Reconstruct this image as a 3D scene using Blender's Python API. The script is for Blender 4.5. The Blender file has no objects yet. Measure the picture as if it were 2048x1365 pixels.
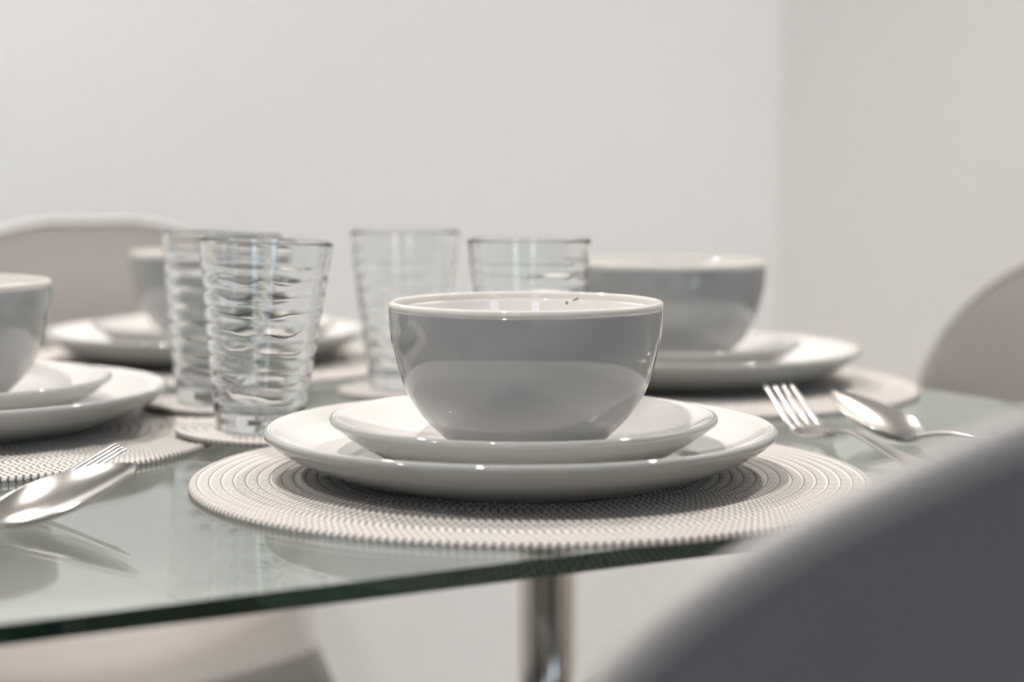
import bpy, bmesh, math, random
from mathutils import Vector, Matrix
R = math.radians
random.seed(4)
scene = bpy.context.scene
COL = scene.collection

# ------------------------------------------------------------------ units: centimetres above the table top -> metres
TABLE_Z = 0.74
E_ = Vector((0.873, 0.488))      # along the table's near edge
P_ = Vector((-0.488, 0.873))     # across the table, away from the camera
def W(x, y, z=0.0): return Vector((x/100, y/100, TABLE_Z + z/100))
def UV(u, v, z=0.0):
    q = E_*u + P_*v
    return W(q.x, q.y, z)
YAW = math.atan2(E_.y, E_.x)

# ------------------------------------------------------------------ camera
cam = bpy.data.cameras.new('camera')
cam.sensor_width = 36.0
cam.lens = 3606.3/2048*36
cam.clip_start = 0.02
cam.dof.use_dof = True
cam.dof.focus_distance = 0.925
cam.dof.aperture_fstop = cam.lens/15.5
cam_o = bpy.data.objects.new('camera', cam)
COL.objects.link(cam_o)
cam_o.location = W(0, 0, 16.37)
cam_o.rotation_euler = (R(90) - 0.095, 0, 0)
scene.camera = cam_o

# ------------------------------------------------------------------ world, exposure
world = bpy.data.worlds.new('daylight')
scene.world = world
world.use_nodes = True
bg = world.node_tree.nodes['Background']
bg.inputs['Color'].default_value = (0.60, 0.79, 1.0, 1)
bg.inputs['Strength'].default_value = 10.0
scene.view_settings.view_transform = 'Standard'
scene.view_settings.look = 'None'
scene.view_settings.gamma = 1.0
scene.view_settings.use_curve_mapping = False
scene.view_settings.exposure = -0.80
scene.cycles.max_bounces = 16
scene.cycles.transmission_bounces = 16
scene.cycles.glossy_bounces = 8
scene.cycles.diffuse_bounces = 6
scene.cycles.blur_glossy = 0.1
scene.cycles.sample_clamp_indirect = 20.0

# ceiling downlights: (u, v, watts, tilt towards the far wall, tilt towards the right wall)
LAMPS = [(-14, 48, 21.5, 0, 0), (-118, 91, 5, 0, 0), (28, 196, 5.5, 32, 0), (150, 110, 5.0, 0, 32)]  # the tilted pair is added, out of view, to wash the walls brighter
LAMP_COL = (1.0, 0.945, 0.90)

# ------------------------------------------------------------------ helpers
def link(o, parent=None):
    COL.objects.link(o)
    if parent is not None: o.parent = parent
    return o
def tag(o, label=None, cat=None, group=None, kind=None):
    if label: o['label'] = label
    if cat: o['category'] = cat
    if group: o['group'] = group
    if kind: o['kind'] = kind
    return o
def empty(name, loc, rz=0.0):
    o = bpy.data.objects.new(name, None)
    o.empty_display_size = 0.05
    o.location = loc
    o.rotation_euler = (0, 0, rz)
    return link(o)
def mesh_obj(name, verts, faces, mats, parent=None, smooth=True, midx=None):
    me = bpy.data.meshes.new(name)
    me.from_pydata([tuple(v) for v in verts], [], faces)
    for m in (mats if isinstance(mats, (list, tuple)) else [mats]): me.materials.append(m)
    if midx is not None: me.polygons.foreach_set('material_index', midx)
    me.polygons.foreach_set('use_smooth', [smooth]*len(me.polygons))
    me.update()
    return link(bpy.data.objects.new(name, me), parent)
def copy_tree(o, parent=None):
    c = o.copy(); COL.objects.link(c)
    c.parent = parent
    if parent is not None: c.matrix_parent_inverse = o.matrix_parent_inverse
    for ch in [k for k in bpy.data.objects if k.parent == o]: copy_tree(ch, c)
    return c
def lathe(prof, n=128, rfun=None):
    """prof: closed loop of (r, z) in cm, outside going up first; returns verts, faces (metres)."""
    V, F, rows = [], [], []
    for (r, z) in prof:
        if r < 1e-6:
            rows.append([len(V)]); V.append((0, 0, z/100))
        else:
            row = []
            for k in range(n):
                a = 2*math.pi*k/n
                rr = rfun(r, z, a) if rfun else r
                row.append(len(V)); V.append((rr*math.cos(a)/100, rr*math.sin(a)/100, z/100))
            rows.append(row)
    strips = []
    for i in range(len(rows)-1):
        A, B = rows[i], rows[i+1]
        for k in range(n):
            j = (k+1) % n
            if len(A) == 1 and len(B) == 1: continue
            if len(A) == 1: F.append((A[0], B[j], B[k]))
            elif len(B) == 1: F.append((A[k], A[j], B[0]))
            else: F.append((A[k], A[j], B[j], B[k]))
            strips.append(i)
    return V, F, strips
def catmull(pts, per=6):
    out = []
    n = len(pts)
    for i in range(n-1):
        p0 = pts[max(i-1, 0)]; p1 = pts[i]; p2 = pts[i+1]; p3 = pts[min(i+2, n-1)]
        for k in range(per):
            t = k/per
            out.append(tuple(0.5*((2*b) + (-a+c)*t + (2*a-5*b+4*c-d)*t*t + (-a+3*b-3*c+d)*t**3)
                             for a, b, c, d in zip(p0, p1, p2, p3)))
    out.append(tuple(pts[-1]))
    return out
def box_mesh(x0, x1, y0, y1, z0, z1):
    v = [(x, y, z) for z in (z0, z1) for y in (y0, y1) for x in (x0, x1)]
    f = [(0, 2, 3, 1), (4, 5, 7, 6), (0, 1, 5, 4), (2, 6, 7, 3), (0, 4, 6, 2), (1, 3, 7, 5)]
    return v, f
def tube(points, radii, n=16, caps=True):
    V, F = [], []
    prev = None
    for i, p in enumerate(points):
        p = Vector(p)
        d = (Vector(points[min(i+1, len(points)-1)]) - Vector(points[max(i-1, 0)])).normalized()
        up = Vector((0, 0, 1)) if abs(d.z) < 0.95 else Vector((0, 1, 0))
        a = d.cross(up).normalized() if prev is None else (prev - d*prev.dot(d)).normalized()
        prev = a
        b = d.cross(a)
        for k in range(n):
            t = 2*math.pi*k/n
            V.append(p + (a*math.cos(t) + b*math.sin(t))*radii[i])
    for i in range(len(points)-1):
        for k in range(n):
            j = (k+1) % n
            F.append((i*n+k, (i+1)*n+k, (i+1)*n+j, i*n+j))
    if caps:
        F.append(tuple(range(n)))
        m = (len(points)-1)*n
        F.append(tuple(m+k for k in reversed(range(n))))
    return V, F

# ------------------------------------------------------------------ materials
def mat(name): 
    m = bpy.data.materials.new(name); m.use_nodes = True
    return m, m.node_tree, m.node_tree.nodes['Principled BSDF']
def simple(name, col, rough=0.5, metal=0.0, noise=0.0, nscale=20, coat=0.0, spec=0.5):
    m, nt, b = mat(name)
    b.inputs['Roughness'].default_value = rough
    b.inputs['Metallic'].default_value = metal
    b.inputs['Specular IOR Level'].default_value = spec
    b.inputs['Coat Weight'].default_value = coat
    if noise:
        tc = nt.nodes.new('ShaderNodeTexCoord')
        no = nt.nodes.new('ShaderNodeTexNoise'); no.inputs['Scale'].default_value = nscale
        no.inputs['Detail'].default_value = 4
        cr = nt.nodes.new('ShaderNodeMixRGB')
        cr.inputs[1].default_value = tuple(c*(1-noise) for c in col)+(1,)
        cr.inputs[2].default_value = tuple(min(1, c*(1+noise)) for c in col)+(1,)
        nt.links.new(tc.outputs['Object'], no.inputs['Vector'])
        nt.links.new(no.outputs['Fac'], cr.inputs[0])
        nt.links.new(cr.outputs[0], b.inputs['Base Color'])
    else:
        b.inputs['Base Color'].default_value = tuple(col)+(1,)
    return m
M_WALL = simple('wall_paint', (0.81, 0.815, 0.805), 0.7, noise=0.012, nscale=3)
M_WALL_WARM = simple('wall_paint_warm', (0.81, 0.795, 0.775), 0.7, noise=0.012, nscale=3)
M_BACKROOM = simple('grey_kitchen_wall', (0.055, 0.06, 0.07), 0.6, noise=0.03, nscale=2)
M_CEIL = simple('ceiling_paint', (0.55, 0.55, 0.54), 0.8, noise=0.01, nscale=3)
M_FLOOR = simple('floor_vinyl', (0.48, 0.455, 0.43), 0.4, noise=0.06, nscale=5)
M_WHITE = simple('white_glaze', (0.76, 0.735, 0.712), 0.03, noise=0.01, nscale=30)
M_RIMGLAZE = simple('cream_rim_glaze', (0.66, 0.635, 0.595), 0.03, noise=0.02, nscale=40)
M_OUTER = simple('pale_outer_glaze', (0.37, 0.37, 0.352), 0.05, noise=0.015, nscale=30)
M_GREY = simple('grey_glaze', (0.315, 0.318, 0.316), 0.03, noise=0.03, nscale=60, spec=0.95)
M_STEEL = simple('polished_steel', (0.68, 0.65, 0.625), 0.20, metal=1.0, noise=0.02, nscale=50)
M_CHROME = simple('chrome', (0.62, 0.57, 0.53), 0.10, metal=1.0, noise=0.02, nscale=20)
M_CHAIR = simple('taupe_shell', (0.325, 0.30, 0.28), 0.42, noise=0.02, nscale=30)
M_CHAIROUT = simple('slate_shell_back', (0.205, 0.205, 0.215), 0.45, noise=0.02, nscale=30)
M_CHAIREDGE_LIT = simple('lit_shell_edge', (0.43, 0.41, 0.395), 0.45, noise=0.02, nscale=30)  # lamp light on the rolled edge, put in as a paler colour
M_CHAIRLEG = simple('chair_leg_metal', (0.55, 0.53, 0.51), 0.25, metal=1.0, noise=0.02, nscale=20)
M_FRAME = simple('window_frame_paint', (0.7, 0.7, 0.7), 0.5, noise=0.01)
M_SPECK = simple('dark_speck', (0.03, 0.028, 0.025), 0.6, noise=0.1)
M_TRIM = simple('lamp_trim', (0.8, 0.8, 0.8), 0.4, noise=0.01)

def glass_material(name, col=(1, 1, 1), rough=0.0, ior=1.5, absorb=None):
    m = bpy.data.materials.new(name); m.use_nodes = True
    nt = m.node_tree
    nt.nodes.remove(nt.nodes['Principled BSDF'])
    g = nt.nodes.new('ShaderNodeBsdfGlass')
    g.inputs['Color'].default_value = tuple(col)+(1,)
    g.inputs['Roughness'].default_value = rough
    g.inputs['IOR'].default_value = ior
    out = nt.nodes['Material Output']
    nt.links.new(g.outputs[0], out.inputs['Surface'])
    if absorb:
        v = nt.nodes.new('ShaderNodeVolumeAbsorption')
        v.inputs['Color'].default_value = tuple(absorb[0])+(1,)
        v.inputs['Density'].default_value = absorb[1]
        nt.links.new(v.outputs[0], out.inputs['Volume'])
    return m
M_GLASS = glass_material('tumbler_glass', (0.985, 0.99, 0.99))
M_TABLEGLASS = glass_material('green_float_glass', (0.98, 0.995, 0.99), absorb=((0.0, 0.70, 0.48), 7.0))

BRAID = 0.62      # width of one braid ring, cm
def woven_material():
    m, nt, b = mat('woven_braid')
    N, L = nt.nodes.new, nt.links.new
    def math_(op, a, b_=None):
        n = N('ShaderNodeMath'); n.operation = op
        for i, v in enumerate((a, b_)):
            if v is None: continue
            if isinstance(v, (int, float)): n.inputs[i].default_value = v
            else: L(v, n.inputs[i])
        return n.outputs[0]
    tc = N('ShaderNodeTexCoord'); sp = N('ShaderNodeSeparateXYZ')
    L(tc.outputs['Object'], sp.inputs[0])
    x, y = sp.outputs[0], sp.outputs[1]
    r = math_('SQRT', math_('ADD', math_('MULTIPLY', x, x), math_('MULTIPLY', y, y)))
    rp = math_('DIVIDE', r, BRAID/100)
    ring = math_('FLOOR', rp)
    fr = math_('FRACT', rp)
    th = math_('ARCTAN2', y, x)
    # whole number of stitches round each ring
    cnt = math_('ROUND', math_('MULTIPLY', math_('ADD', ring, 0.5), 2*math.pi*BRAID/0.40))
    ph = math_('MULTIPLY', math_('DIVIDE', th, 2*math.pi), cnt)
    tri = math_('ABSOLUTE', math_('SUBTRACT', fr, 0.5))
    ph2 = math_('ADD', math_('ADD', ph, math_('MULTIPLY', tri, 0.75)), math_('MULTIPLY', ring, 0.5))
    st = math_('ABSOLUTE', math_('SUBTRACT', math_('FRACT', ph2), 0.5))        # 0..0.5 across one stitch
    st = math_('POWER', math_('MULTIPLY', st, 2.0), 1.5)
    no = N('ShaderNodeTexNoise'); no.inputs['Scale'].default_value = 900; no.inputs['Detail'].default_value = 3
    L(tc.outputs['Object'], no.inputs['Vector'])
    edge = math_('GREATER_THAN', fr, 0.82)
    gap = math_('LESS_THAN', fr, 0.12)
    st = math_('MULTIPLY', math_('SUBTRACT', st, 0.30), 1.6)
    st = math_('MINIMUM', math_('MAXIMUM', st, 0.0), 1.0)
    h = math_('ADD', math_('MULTIPLY', math_('SUBTRACT', 1.0, edge), math_('SUBTRACT', 1.0, st)),
              math_('MULTIPLY', edge, 0.9))
    h = math_('MULTIPLY', h, math_('SUBTRACT', 1.0, math_('MULTIPLY', gap, 0.75)))
    h = math_('ADD', h, math_('MULTIPLY', no.outputs['Fac'], 0.30))
    bp = N('ShaderNodeBump'); bp.inputs['Strength'].default_value = 1.0; bp.inputs['Distance'].default_value = 0.0011
    L(h, bp.inputs['Height']); L(bp.outputs[0], b.inputs['Normal'])
    mx = N('ShaderNodeMixRGB')
    mx.inputs[1].default_value = (0.09, 0.086, 0.082, 1)      # shade in the gaps between stitches and rings, painted into the colour
    mx.inputs[2].default_value = (0.67, 0.635, 0.60, 1)
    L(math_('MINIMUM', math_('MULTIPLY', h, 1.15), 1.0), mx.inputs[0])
    L(mx.outputs[0], b.inputs['Base Color'])
    b.inputs['Roughness'].default_value = 0.65
    b.inputs['Specular IOR Level'].default_value = 0.3
    return m
M_WOVEN = woven_material()

# ------------------------------------------------------------------ room
def struct(name, v, f, m):
    return tag(mesh_obj(name, v, f, m, smooth=False), kind='structure')
U0, U1, V0, V1 = -300.0, 174.0, -262.0, 226.0
ZF, ZC = -74.0, 168.0
def uvbox(name, u0, u1, v0, v1, z0, z1, m):
    v, f = box_mesh(u0, u1, v0, v1, z0, z1)
    return struct(name, [UV(*p) for p in v], f, m)
T = 8.0
uvbox('floor', U0-T, U1+T, V0-T, V1+T, ZF-T, ZF, M_FLOOR)
uvbox('ceiling', U0-T, U1+T, V0-T, V1+T, ZC, ZC+T, M_CEIL)
uvbox('wall_far', U0-T, U1+T, V1, V1+T, ZF, ZC, M_WALL)
uvbox('wall_right', U1, U1+T, V0-T, V1, ZF, ZC, M_WALL_WARM)
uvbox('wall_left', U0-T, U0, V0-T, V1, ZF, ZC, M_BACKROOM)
# wall behind the camera with two window openings
WIN = [(-270, -190, -5, 135), (20, 78, -5, 135)]
def wall_with_openings():
    V, F = [], []
    def add(u0, u1, z0, z1):
        v, f = box_mesh(u0, u1, V0-T, V0, z0, z1)
        o = len(V); V.extend(UV(*p) for p in v); F.extend(tuple(i+o for i in q) for q in f)
    xs = [U0] + [c for w in WIN for c in w[:2]] + [U1]
    for i in range(len(xs)-1):
        if i % 2 == 0: add(xs[i], xs[i+1], ZF, ZC)
        else:
            w = WIN[i//2]; add(xs[i], xs[i+1], ZF, w[2]); add(xs[i], xs[i+1], w[3], ZC)
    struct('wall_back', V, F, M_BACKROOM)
wall_with_openings()
for i, (u0, u1, z0, z1) in enumerate(WIN):
    V, F = [], []
    def add(a, b, c, d):
        v, f = box_mesh(a, b, V0-T+1, V0-1, c, d)
        o = len(V); V.extend(UV(*p) for p in v); F.extend(tuple(k+o for k in q) for q in f)
    t = 5
    add(u0, u0+t, z0, z1); add(u1-t, u1, z0, z1); add(u0+t, u1-t, z0, z0+t); add(u0+t, u1-t, z1-t, z1)
    add((u0+u1)/2-2, (u0+u1)/2+2, z0+t, z1-t)
    struct('window_%d' % (i+1), V, F, M_FRAME)
    po = bpy.data.lights.new('window_portal', 'AREA')
    po.shape = 'RECTANGLE'; po.size = (u1-u0)/100; po.size_y = (z1-z0)/100
    po.cycles.is_portal = True
    q = link(bpy.data.objects.new('window_portal', po))
    q.location = UV((u0+u1)/2, V0-T-2, (z0+z1)/2)
    q.rotation_euler = (R(90), 0, YAW+math.pi)
    q['kind'] = 'helper'

# ceiling downlights
def downlight():
    prof = [(3.9, 0.0), (5.2, 0.0), (5.2, -0.35), (4.9, -0.6), (4.1, -0.6), (3.9, -0.3), (3.9, 0.0)]
    V, F, _ = lathe(prof, 48)
    return mesh_obj('recessed_downlight', V, [tuple(reversed(f)) for f in F], M_TRIM)
proto = None
for i, (u, v, w, tf_, tr_) in enumerate(LAMPS):
    if proto is None: o = proto = downlight()
    else: o = copy_tree(proto)
    o.location = UV(u, v, ZC)
    tag(o, 'white round recessed ceiling downlight above the dining room', 'downlight', 'ceiling downlights')
    ld = bpy.data.lights.new('downlight_lamp', 'AREA')
    ld.shape = 'DISK'; ld.size = 0.074; ld.energy = w; ld.color = LAMP_COL
    ld.spread = R(125)
    lo = link(bpy.data.objects.new('lamp', ld), o)
    lo.location = (0, 0, -0.008 if not (tf_ or tr_) else -0.03)
    o.rotation_euler = (0, 0, YAW)
    lo.rotation_euler = (R(tf_), R(-tr_), 0)

# ------------------------------------------------------------------ table
TU0, TU1, TV0, TV1 = 5.0, 92.3, 64.7, 161.0
table = tag(empty('dining_table', UV((TU0+TU1)/2, (TV0+TV1)/2, ZF), YAW),
            'clear green-edged glass dining table on chrome tube legs, set for four', 'table')
def rounded_slab(hx, hy, z0, z1, rad, seg=10):
    def ring(inset, z):
        pts = []
        for (sx, sy, a0) in ((1, 1, 0), (-1, 1, 90), (-1, -1, 180), (1, -1, 270)):
            cx, cy = sx*(hx-rad), sy*(hy-rad)
            for k in range(seg+1):
                a = R(a0 + 90*k/seg)
                pts.append((cx+(rad-inset)*math.cos(a), cy+(rad-inset)*math.sin(a), z))
        return pts
    rings = [ring(0, z0), ring(0, z1)]
    n = len(rings[0]); V = [p for r_ in rings for p in r_]; F = []
    for i in range(len(rings)-1):
        for k in range(n):
            j = (k+1) % n
            F.append((i*n+k, i*n+j, (i+1)*n+j, (i+1)*n+k))
    F.append(tuple(reversed(range(n)))); F.append(tuple((len(rings)-1)*n+k for k in range(n)))
    return V, F
hx, hy = (TU1-TU0)/200, (TV1-TV0)/200
V, F = rounded_slab(hx, hy, -ZF/100-0.008, -ZF/100, 0.03)
gt = mesh_obj('glass_top', V, F, M_TABLEGLASS, table, smooth=False)
gt['label'] = 'clear glass top with dark green edge'
def table_leg(u, v):
    prof = [(0, 0), (2.4, 0), (2.7, 0.3), (2.7, 71.2), (0, 71.2)]
    V, F, _ = lathe(prof, 48)
    o = mesh_obj('leg', V, F, M_CHROME, table)
    o.location = ((u-(TU0+TU1)/2)/100, (v-(TV0+TV1)/2)/100, 0)
    prof = [(0, 71.2), (2.75, 71.2), (3.6, 71.8), (3.9, 72.4), (3.9, 73.18), (0, 73.18)]
    V, F, _ = lathe(prof, 48)
    mesh_obj('mounting_disc', V, F, M_CHROME, o)
    return o
for (u, v) in ((87, 148.5), (87, 76.5), (10.3, 148.5), (10.3, 76.5)): table_leg(u, v)

# ------------------------------------------------------------------ woven mats and coasters
MAT_T = 0.38
def woven_disc(name, rad, thick, n=240):
    nr = int(round(rad/BRAID)); base = thick-0.15
    prof = [(0, 0), (rad-0.15, 0), (rad, 0.06), (rad+0.02, base*0.7)]
    tops = []
    for i in range(nr-1, -1, -1):
        for k in range(6):
            f = 1 - (k+0.5)/6
            tops.append(((i+f)*rad/nr, base + 0.15*max(0, 1-abs(2*f-1)**3)**0.6))
    prof += tops + [(0, base+0.1)]
    V, F, _ = lathe(prof, n)
    return mesh_obj(name, V, F, M_WOVEN)
SETTINGS = {   # dinner plate, side plate, bowl, mat centres (cm)
    'near':  ((0.43, 94.2), (0.60, 94.2), (0.73, 94.2), (0.97, 94.2)),
    'left':  ((-35.0, 111.0), (-35.2, 111.0), (-35.8, 111.0), (-35.3, 108.5)),
    'right': ((12.9, 136.5), (11.6, 136.0), (11.9, 135.6), (12.4, 134.5)),
    'far':   ((-25.8, 152.0), (-25.1, 152.0), (-24.9, 152.0), (-25.8, 151.5)),
}
ROTS = {'near': 0.3, 'left': 1.9, 'right': 3.6, 'far': 5.2}
pm = woven_disc('placemat', 17.8, MAT_T)
LAB_MAT = {
    'near': 'round grey braided placemat nearest the camera, reaching the green glass table edge',
    'left': 'round grey braided placemat at the left, behind the spoon in the left foreground',
    'right': 'round grey braided placemat at the right, behind the upright fork and spoon',
    'far': 'round grey braided placemat at the back left, in front of the left taupe chair'}
for key, s in SETTINGS.items():
    o = pm if key == 'near' else copy_tree(pm)
    o.location = W(s[3][0], s[3][1], 0.0); o.rotation_euler = (0, 0, ROTS[key])
    tag(o, LAB_MAT[key], 'placemat', 'round woven placemats')

# ------------------------------------------------------------------ crockery
def plate_mesh(name, outer, inner):
    """outer, inner: (r, z) control points from centre outwards; the lip between them is rounded."""
    po = catmull(outer, 6); pi = catmull(inner, 6)
    (ro, zo), (ri, zi) = po[-1], pi[-1]
    cx, cz = (ro+ri)/2, (zo+zi)/2
    rr = math.hypot(ro-ri, zo-zi)/2; a0 = math.atan2(zo-cz, ro-cx); a1 = math.atan2(zi-cz, ri-cx)
    if a1 < a0: a1 += 2*math.pi
    lip = [(cx+rr*math.cos(a0+(a1-a0)*k/10), cz+rr*math.sin(a0+(a1-a0)*k/10)) for k in range(1, 10)]
    prof = po + lip + list(reversed(pi))
    V, F, st = lathe(prof, 160)
    cut = len(po)+6
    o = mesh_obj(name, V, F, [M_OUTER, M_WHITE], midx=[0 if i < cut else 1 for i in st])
    return o
# dinner plate: 27 cm, height 2.5
dp = plate_mesh('dinner_plate',
    [(0, 0.25), (7.9, 0.25), (8.2, 0.0), (8.8, 0.0), (9.2, 0.12), (10.2, 0.45), (11.2, 0.85), (12.2, 1.33), (13.0, 1.86), (13.42, 2.22)],
    [(0, 0.78), (7.5, 0.78), (8.8, 0.85), (10.0, 1.10), (11.2, 1.50), (12.2, 1.98), (12.85, 2.42), (13.02, 2.50)])
# side plate: 20.5 cm
sp_ = plate_mesh('side_plate',
    [(0, 0.2), (5.6, 0.2), (5.9, 0.0), (6.5, 0.0), (6.9, 0.12), (7.5, 0.35), (8.3, 0.78), (9.1, 1.28), (9.8, 1.80), (10.17, 2.08)],
    [(0, 0.68), (5.4, 0.68), (6.5, 0.74), (7.4, 0.98), (8.4, 1.42), (9.2, 1.92), (9.68, 2.24), (9.82, 2.30)])
# bowl: body (grey outside, white inside) and pale rim band
BOWL_H = 7.42
def make_bowl():
    outer = [(0, 0.15), (3.2, 0.15), (3.4, 0.0), (3.72, 0.0), (3.92, 0.12), (4.73, 0.86), (5.46, 1.58), (6.03, 2.40), (6.42, 3.13), (6.79, 4.36),
             (7.06, 5.44), (7.18, 6.50), (7.20, 7.02)]
    inner = [(0, 0.75), (2.5, 0.80), (3.6, 1.15), (4.6, 1.75), (5.5, 2.75), (6.0, 3.6), (6.4, 4.7), (6.65, 5.8), (6.80, 7.02)]
    KZ = 1.037
    outer = [(r, z*KZ) for r, z in outer]; inner = [(r, z*KZ) for r, z in inner]
    po = catmull(outer, 6); pi = catmull(inner, 6)
    prof = po + list(reversed(pi))
    V, F, st = lathe(prof, 160)
    o = mesh_obj('bowl', V, F, [M_GREY, M_WHITE], midx=[0 if i < len(po)-1 else 1 for i in st])
    # rim band
    cx, cz, rr = 7.0, 7.02*KZ+0.2, 0.2
    prof = [(6.80, 7.02*KZ), (7.20, 7.02*KZ)] + [(cx+rr*math.cos(R(k*18)), cz+rr*math.sin(R(k*18))) for k in range(11)] + [(6.80, 7.02*KZ)]
    V, F, _ = lathe(prof, 160)
    rim = mesh_obj('rim', V, F, M_RIMGLAZE, o)
    rim['label'] = 'cream rim band'
    return o
bw = make_bowl()
def speck(parent, pts, rad):
    V, F = tube([(x/100, y/100, z/100) for x, y, z in pts], rad, 10)
    mesh_obj('speck', V, F, M_SPECK, parent)['label'] = 'dark speck on the white inside wall'
LAB_D = {
    'near': 'white dinner plate nearest the camera, bottom of the central stack',
    'left': 'white dinner plate cut off by the left edge of the photo',
    'right': 'white dinner plate at the back right, under the blurred grey bowl',
    'far': 'blurred white dinner plate at the back left, behind the tumblers'}
LAB_S = {
    'near': 'white side plate in the centre, directly under the sharp grey bowl',
    'left': 'white side plate cut off by the left edge, under the cropped grey bowl',
    'right': 'white side plate at the back right, between blurred bowl and dinner plate',
    'far': 'blurred white side plate at the back left, behind the tumblers'}
LAB_B = {
    'near': 'glossy grey bowl with cream rim in sharp focus at the centre',
    'left': 'glossy grey bowl with cream rim cut off by the left edge',
    'right': 'blurred grey bowl with cream rim at the right behind the central bowl',
    'far': 'blurred grey bowl at the back left, mostly hidden behind the tumblers'}
DZ, SZ, BZ = MAT_T + 0.005, MAT_T + 0.78 + 0.01, MAT_T + 0.78 + 0.68 + 0.022
for key, s in SETTINGS.items():
    first = key == 'near'
    for proto_, (x, y), z, lab, cat, grp in ((dp, s[0], DZ, LAB_D, 'plate', 'white dinner plates'),
                                             (sp_, s[1], SZ, LAB_S, 'plate', 'white side plates'),
                                             (bw, s[2], BZ, LAB_B, 'bowl', 'grey cereal bowls')):
        o = proto_ if first else copy_tree(proto_)
        o.location = W(x, y, z); o.rotation_euler = (0, 0, ROTS[key])
        tag(o, lab[key], cat, grp)

_c = bpy.data.objects['bowl']
_c.rotation_euler = (0, 0, 0)
speck(_c, [(2.28, 6.42, 7.02), (2.32, 6.40, 7.05), (2.38, 6.38, 7.09), (2.42, 6.36, 7.12)], [0.0002, 0.0008, 0.0008, 0.0002])
speck(_c, [(2.66, 6.26, 7.20), (2.78, 6.22, 7.24), (2.95, 6.15, 7.33), (2.97, 6.14, 7.38)], [0.0002, 0.0004, 0.0005, 0.0002])

# ------------------------------------------------------------------ coasters and ribbed tumblers
def ribbed_tumbler():
    Hh, r0, r1 = 11.5, 2.55, 4.02
    n = 144
    def rad(r, z, a): return r
    prof_o = []
    nz = 110
    V, F = [], []
    rows = []
    def outer(z, a):
        t = z/Hh
        r = r0 + (r1-r0)*(t**0.92)
        if 0.75 < z < 10.2:
            w = min(1, (z-0.75)/0.35, (10.2-z)/0.3)
            zz = z + 0.030*math.sin(2*a+z*0.9) + 0.022*math.sin(5*a+1.3*z) + 0.014*math.sin(9*a-2.1*z)
            ph = (zz-0.75)/0.98
            fr = ph-math.floor(ph)
            k = math.floor(ph)
            bump = (math.sin(math.pi*min(1, fr/0.90))**0.6 if fr < 0.90 else 0.0)
            r += w*(0.060*bump - 0.030)
        return r
    def inner(z, a):
        t = z/Hh
        r = r0 + (r1-r0)*(t**0.92) - 0.26
        return r
    def ring(f):
        row = []
        for k in range(n):
            a = 2*math.pi*k/n
            r, z = f(a); row.append(len(V)); V.append((r*math.cos(a)/100, r*math.sin(a)/100, z/100))
        rows.append(row)
    V.append((0, 0, 0.0008)); rows.append([0])
    for r in (1.2, 2.0): ring(lambda a, r=r: (r, 0.08))
    ring(lambda a: (2.2, 0.0))
    ring(lambda a: (r0-0.12, 0.0)); ring(lambda a: (r0-0.02, 0.05)); ring(lambda a: (r0+0.0, 0.16))
    for i in range(1, nz):
        z = 0.16 + (Hh-0.16-0.12)*i/(nz-1)
        ring(lambda a, z=z: (outer(z, a), z))
    for k in range(1, 8):
        t = math.pi*k/8
        ring(lambda a, t=t: (r1-0.13+0.13*math.cos(t), Hh-0.12+0.13*math.sin(t)))
    for i in range(48):
        z = Hh-0.14 - (Hh-0.14-1.55)*i/47
        ring(lambda a, z=z: (inner(z, a), z))
    ri = inner(1.55, 0)
    for k in range(1, 7):
        t = R(90*k/7)
        ring(lambda a, t=t: (ri-0.55+0.55*math.cos(t), 1.55-0.45*math.sin(t)))
    ring(lambda a: (1.0, 1.07))
    V.append((0, 0, 0.0105)); rows.append([len(V)-1])
    for i in range(len(rows)-1):
        A, B = rows[i], rows[i+1]
        for k in range(n):
            j = (k+1) % n
            if len(A) == 1: F.append((A[0], B[j], B[k]))
            elif len(B) == 1: F.append((A[k], A[j], B[0]))
            else: F.append((A[k], A[j], B[j], B[k]))
    return mesh_obj('tumbler', V, F, M_GLASS)
COASTER_T, COASTER_R = 0.40, 5.0
co = woven_disc('coaster', COASTER_R, COASTER_T, 120)
tu = ribbed_tumbler()
DRINKS = [
    ((-15.4, 108.5), 'left', 0.2, 'round woven coaster tilted off the left placemat, under the sharpest tumbler',
     'clear ribbed glass tumbler in sharpest focus, leaning left of the central bowl'),
    ((-20.0, 120.8), 'left', 2.3, 'round woven coaster under the tumbler behind the sharpest tumbler',
     'clear ribbed glass tumbler partly hidden behind the sharpest tumbler at left'),
    ((-7.8, 131.5), None, 4.0, 'blurred round woven coaster at the back centre, left of the central bowl',
     'most blurred clear ribbed tumbler, standing alone left of the central bowl'),
    ((1.1, 116.0), None, 5.1, 'round woven coaster hidden behind the central place setting',
     'clear ribbed glass tumbler directly behind the central grey bowl')]
for i, (c, mk, rz, labc, labt) in enumerate(DRINKS):
    oc = co if i == 0 else copy_tree(co)
    ot = tu if i == 0 else copy_tree(tu)
    C = Vector(c)
    M = Matrix.Rotation(rz, 4, 'Z')
    z = 0.005
    if mk:
        mc = Vector(SETTINGS[mk][3]); d = (C-mc); dist = d.length; d.normalize()
        Lp = dist + COASTER_R - 17.75
        ang = math.asin(MAT_T/Lp)
        axis = Vector((-d.y, d.x, 0))
        M = Matrix.Rotation(ang, 4, axis) @ M
        z = COASTER_R*math.sin(ang) + 0.01
    base = W(C.x, C.y, z)
    oc.matrix_world = Matrix.Translation(base) @ M
    ot.matrix_world = Matrix.Translation(base + M.to_3x3() @ Vector((0, 0, (COASTER_T+0.005)/100))) @ M
    tag(oc, labc, 'coaster', 'round woven coasters')
    tag(ot, labt, 'glass', 'ribbed glass tumblers')

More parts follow.
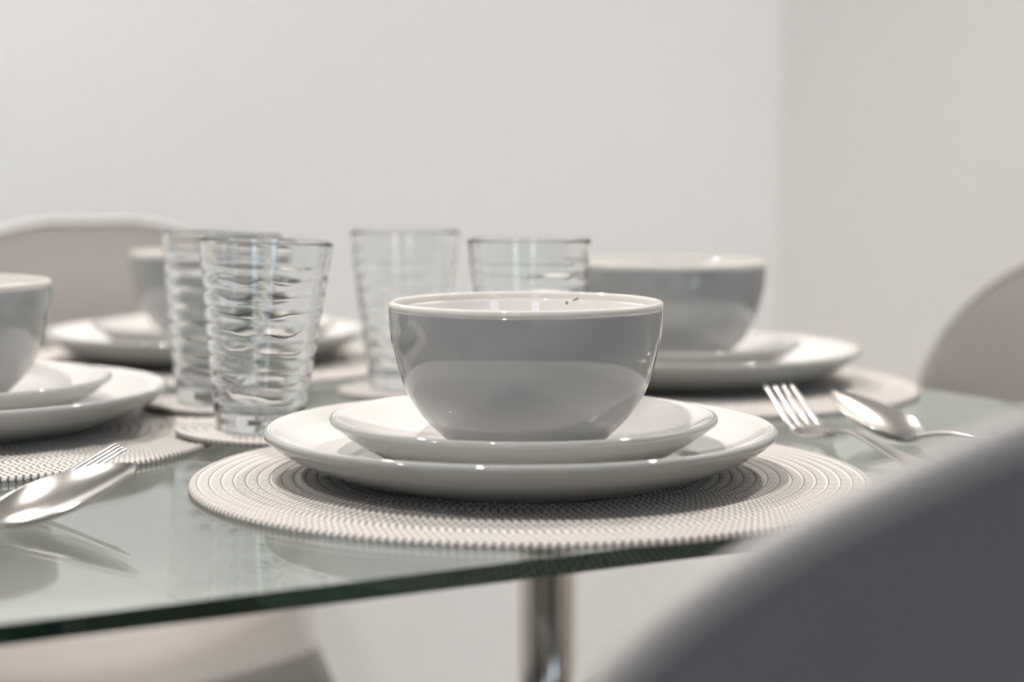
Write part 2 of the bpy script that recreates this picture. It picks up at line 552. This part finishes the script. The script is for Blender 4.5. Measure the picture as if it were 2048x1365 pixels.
# ------------------------------------------------------------------ cutlery (local: +x towards the tip, heel of the head near 0)
def strip_solid(stations, n=14):
    """stations: (x, z_centre, half_width, half_thick, dish) in cm -> closed lens-shaped bar; dish lowers the middle."""
    V, F = [], []
    for (x, z, w, t, dish) in stations:
        for k in range(n):
            a = 2*math.pi*k/n
            yy = math.cos(a); zz = math.sin(a)
            y = w*math.copysign(abs(yy)**0.8, yy)
            V.append((x/100, y/100, (z + t*zz - dish*(1-yy*yy))/100))
    m = len(stations)
    for i in range(m-1):
        for k in range(n):
            j = (k+1) % n
            F.append((i*n+k, i*n+j, (i+1)*n+j, (i+1)*n+k))
    F.append(tuple(reversed(range(n)))); F.append(tuple((m-1)*n+k for k in range(n)))
    return V, F
def handle_stations(x0=-2.0):
    ctrl = [(x0, 0.55, 0.36, 0.17), (-3.2, 0.95, 0.30, 0.18), (-5.0, 1.0, 0.34, 0.16), (-8.0, 0.72, 0.50, 0.15), (-11.0, 0.42, 0.75, 0.14),
            (-13.2, 0.25, 0.95, 0.13), (-14.3, 0.20, 0.80, 0.11), (-14.75, 0.19, 0.35, 0.08)]
    return [(a, b, c, d, 0.0) for a, b, c, d in catmull(ctrl, 5)]
def make_fork():
    root = empty('fork', (0, 0, 0))
    V, F = strip_solid(handle_stations(-1.2)); mesh_obj('handle', V, F, M_STEEL, root)
    ctrl = [(-1.6, 0.52, 0.36, 0.16), (-0.6, 0.28, 0.62, 0.12), (0.3, 0.22, 1.12, 0.10), (1.0, 0.32, 1.27, 0.10), (1.7, 0.52, 1.27, 0.09)]
    V, F = strip_solid([(a, b, c, d, 0.0) for a, b, c, d in catmull(ctrl, 5)], 20)
    head = mesh_obj('head', V, F, M_STEEL, root)
    for k in range(4):
        y = (-1.5+k)*0.64
        ctrl = [(1.5, 0.46, 0.21, 0.085), (2.4, 0.80, 0.18, 0.085), (3.6, 1.36, 0.165, 0.085), (4.8, 1.98, 0.15, 0.08), (5.8, 2.48, 0.13, 0.07), (6.2, 2.64, 0.05, 0.04)]
        V, F = strip_solid([(a, b, c, d, 0.0) for a, b, c, d in catmull(ctrl, 4)], 12)
        mesh_obj('tine', [(v[0], v[1]+y/100*(1.0-0.08*(v[0]*100-1.5)/5), v[2]) for v in V], F, M_STEEL, head)
    return root
def make_spoon():
    root = empty('spoon', (0, 0, 0))
    V, F = strip_solid(handle_stations(-1.2)); mesh_obj('handle', V, F, M_STEEL, root)
    # bowl: egg-shaped dish, rim tilted up towards the tip
    L, Wd, depth, th = 6.9, 2.25, 0.95, 0.10
    tilt = math.tan(R(17))
    nx, ny = 40, 20
    top, bot = [], []
    for i in range(nx+1):
        s = (1-math.cos(math.pi*i/nx))/2
        x = -1.3 + L*s
        # egg outline: widest a little past half way
        w = Wd*(math.sin(math.pi*min(1, max(0, s))**0.86))**0.62 if 0 < s < 1 else 0.0
        w = max(w, 0.30*(1-s)**3, 0.02)
        for j in range(ny+1):
            q = -1+2*j/ny
            y = w*math.sin(q*math.pi/2)
            qq = abs(math.sin(q*math.pi/2))
            d = depth*(math.sin(math.pi*s**0.8)**0.7)*(1-qq**2.2)
            zr = 0.72 + (x+1.3)*0.31
            top.append((x/100, y/100, (zr-d)/100)); bot.append((x/100, y/100, (zr-d-th)/100))
    V = top+bot; n1 = len(top); F = []
    idx = lambda i, j: i*(ny+1)+j
    for i in range(nx):
        for j in range(ny):
            F.append((idx(i, j), idx(i+1, j), idx(i+1, j+1), idx(i, j+1)))
            F.append((n1+idx(i, j), n1+idx(i, j+1), n1+idx(i+1, j+1), n1+idx(i+1, j)))
        for j in (0, ny):
            q = (idx(i, j), n1+idx(i, j), n1+idx(i+1, j), idx(i+1, j))
            F.append(q if j == 0 else tuple(reversed(q)))
    for i in (0, nx):
        for j in range(ny):
            q = (idx(i, j), idx(i, j+1), n1+idx(i, j+1), n1+idx(i, j))
            F.append(q if i == 0 else tuple(reversed(q)))
    mz = min(v[2] for v in V)
    V = [(v[0], v[1], v[2]-mz+0.0003) for v in V]
    mesh_obj('bowl', V, F, M_STEEL, root)
    return root
fork, spoon = make_fork(), make_spoon()
PYAW = math.atan2(P_.y, P_.x)
def place(o, xy, rz, label, cat, grp, z=0.01, roll=0.0):
    o.location = W(xy[0], xy[1], z); o.rotation_euler = (roll, 0, rz)
    tag(o, label, cat, grp)
place(fork, (18.7, 108.6), R(106), 'steel fork with raised tines to the right of the central plates', 'fork', 'steel forks')
place(spoon, (23.4, 107.3), PYAW+0.12, 'steel spoon to the right of the fork, behind the dark foreground chair', 'spoon', 'steel spoons')
place(copy_tree(fork), (-24.8, 85.7), YAW, 'steel fork at lower left, tines just showing beyond the spoon tip', 'fork', 'steel forks')
place(copy_tree(spoon), (-23.0, 81.9), YAW-0.15, 'steel spoon in the left foreground, mirrored in the glass table top', 'spoon', 'steel spoons', 0.02, R(11))

# ------------------------------------------------------------------ shell chairs (local: +x towards the table, z from the floor)
def make_chair():
    root = empty('dining_chair', (0, 0, 0))
    prof = catmull([(0.245, 0.390), (0.225, 0.415), (0.15, 0.422), (0.05, 0.412), (-0.05, 0.404), (-0.125, 0.417), (-0.172, 0.468), (-0.200, 0.555),
                    (-0.222, 0.66), (-0.243, 0.75), (-0.262, 0.812), (-0.272, 0.847)], 8)
    acc = [0.0]
    for a, b in zip(prof, prof[1:]): acc.append(acc[-1]+math.dist(a, b))
    tot = acc[-1]
    def at(s):
        d = s*tot
        for i in range(len(acc)-1):
            if acc[i+1] >= d or i == len(acc)-2:
                t = (d-acc[i])/(acc[i+1]-acc[i]); a, b = prof[i], prof[i+1]
                p = (a[0]+(b[0]-a[0])*t, a[1]+(b[1]-a[1])*t)
                l = math.dist(a, b); tx, tz = (b[0]-a[0])/l, (b[1]-a[1])/l
                return p, (tz, -tx)     # normal towards the sitter
    nu, nv = 36, 64
    grid = []
    SH = 1 - 0.18/tot           # where the top corners begin to round off
    for i in range(nv+1):
        b0 = i/nv
        if b0 < 0.72: s = SH*b0/0.72; f = 1.0
        else:
            t = 0.985*math.sin((b0-0.72)/0.28*math.pi/2)
            s = SH + (1-SH)*t
            f = (1-t**2.1)**(1/2.1)
        if s < 0.10: f = min(f, (1-(1-s/0.10)**3.0*0.16))
        p, nrm = at(min(1, max(0, s)))
        w = f*(0.226 - 0.012*math.sin(math.pi*min(1, s/0.55)))
        row = []
        for j in range(nu+1):
            a = -1+2*j/nu
            lat = a*w/0.226
            up = 0.055*math.exp(-((s-0.42)/0.20)**2) + 0.022*(1-s) + 0.045*min(1, max(0, (s-0.5)/0.3))
            off = up*abs(lat)**2.2
            row.append((p[0]+nrm[0]*off, a*w, p[1]+nrm[1]*off))
        grid.append(row)
    th = 0.009
    # normals by finite differences
    def nrm_at(i, j):
        i0, i1, j0, j1 = max(i-1, 0), min(i+1, nv), max(j-1, 0), min(j+1, nu)
        du = Vector(grid[i1][j])-Vector(grid[i0][j]); dv = Vector(grid[i][j1])-Vector(grid[i][j0])
        return du.cross(dv).normalized()
    V = []; F = []; MI = []
    top = [[None]*(nu+1) for _ in range(nv+1)]; bot = [[None]*(nu+1) for _ in range(nv+1)]
    for i in range(nv+1):
        for j in range(nu+1):
            p = Vector(grid[i][j]); nn = nrm_at(i, j)
            top[i][j] = len(V); V.append(p+nn*th/2); bot[i][j] = len(V); V.append(p-nn*th/2)
    for i in range(nv):
        for j in range(nu):
            F.append((top[i][j], top[i+1][j], top[i+1][j+1], top[i][j+1]))
            F.append((bot[i][j], bot[i][j+1], bot[i+1][j+1], bot[i+1][j]))
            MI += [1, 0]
    loop = [(0, j) for j in range(nu)] + [(i, nu) for i in range(nv)] + [(nv, j) for j in range(nu, 0, -1)] + [(i, 0) for i in range(nv, 0, -1)]
    mid = len(loop)
    # rounded outer edge: one extra ring pushed outwards
    ex = []
    for (i, j) in loop:
        p = Vector(grid[i][j])
        ii = min(max(i, 1), nv-1); jj = min(max(j, 1), nu-1)
        d = (p-Vector(grid[ii][jj])).normalized()
        ex.append(len(V)); V.append(p+d*th*0.5)
    for k in range(mid):
        (a, b), (c, d) = loop[k], loop[(k+1) % mid]
        F.append((top[a][b], top[c][d], ex[(k+1) % mid], ex[k]))
        F.append((ex[k], ex[(k+1) % mid], bot[c][d], bot[a][b]))
        MI += [0, 0]
    mesh_obj('shell', V, F, [M_CHAIR, M_CHAIROUT], root, midx=MI)
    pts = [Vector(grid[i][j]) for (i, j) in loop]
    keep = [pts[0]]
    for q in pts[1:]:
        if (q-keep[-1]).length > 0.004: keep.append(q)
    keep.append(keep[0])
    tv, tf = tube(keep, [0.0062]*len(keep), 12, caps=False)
    mesh_obj('lit_edge', tv, tf, M_CHAIREDGE_LIT, root)['label'] = 'rolled edge of the shell, painted paler for the light it catches'
    for sx in (1, -1):
        for sy in (1, -1):
            pts = [(0.13*sx-0.01, 0.12*sy, 0.382 if sx > 0 else 0.368), (0.16*sx-0.01, 0.155*sy, 0.25), (0.20*sx-0.01, 0.205*sy, 0.004)]
            v, f = tube(pts, [0.011, 0.011, 0.009], 14)
            mesh_obj('leg', v, f, M_CHAIRLEG, root)
    v, f = tube([(0.12, -0.12, 0.382), (0.12, 0.12, 0.382), (-0.13, 0.12, 0.372), (-0.13, -0.12, 0.372), (0.12, -0.12, 0.382)], [0.009]*5, 12, caps=False)
    mesh_obj('seat_frame', v, f, M_CHAIRLEG, root)
    return root
chair = make_chair()
def put_chair(o, u, v, rz, label):
    o.location = UV(u, v, ZF); o.rotation_euler = (0, 0, rz)
    tag(o, label, 'chair', 'taupe shell dining chairs')
put_chair(chair, 46.0, 61.3, PYAW, 'dark blurred shell chair filling the lower right foreground')
put_chair(copy_tree(chair), 48.0, 171.0, PYAW+math.pi-0.33, 'taupe shell chair at the back left behind the far place setting')
put_chair(copy_tree(chair), 105.0, 113.0, YAW+math.pi, 'taupe shell chair at the right edge beyond the table corner')
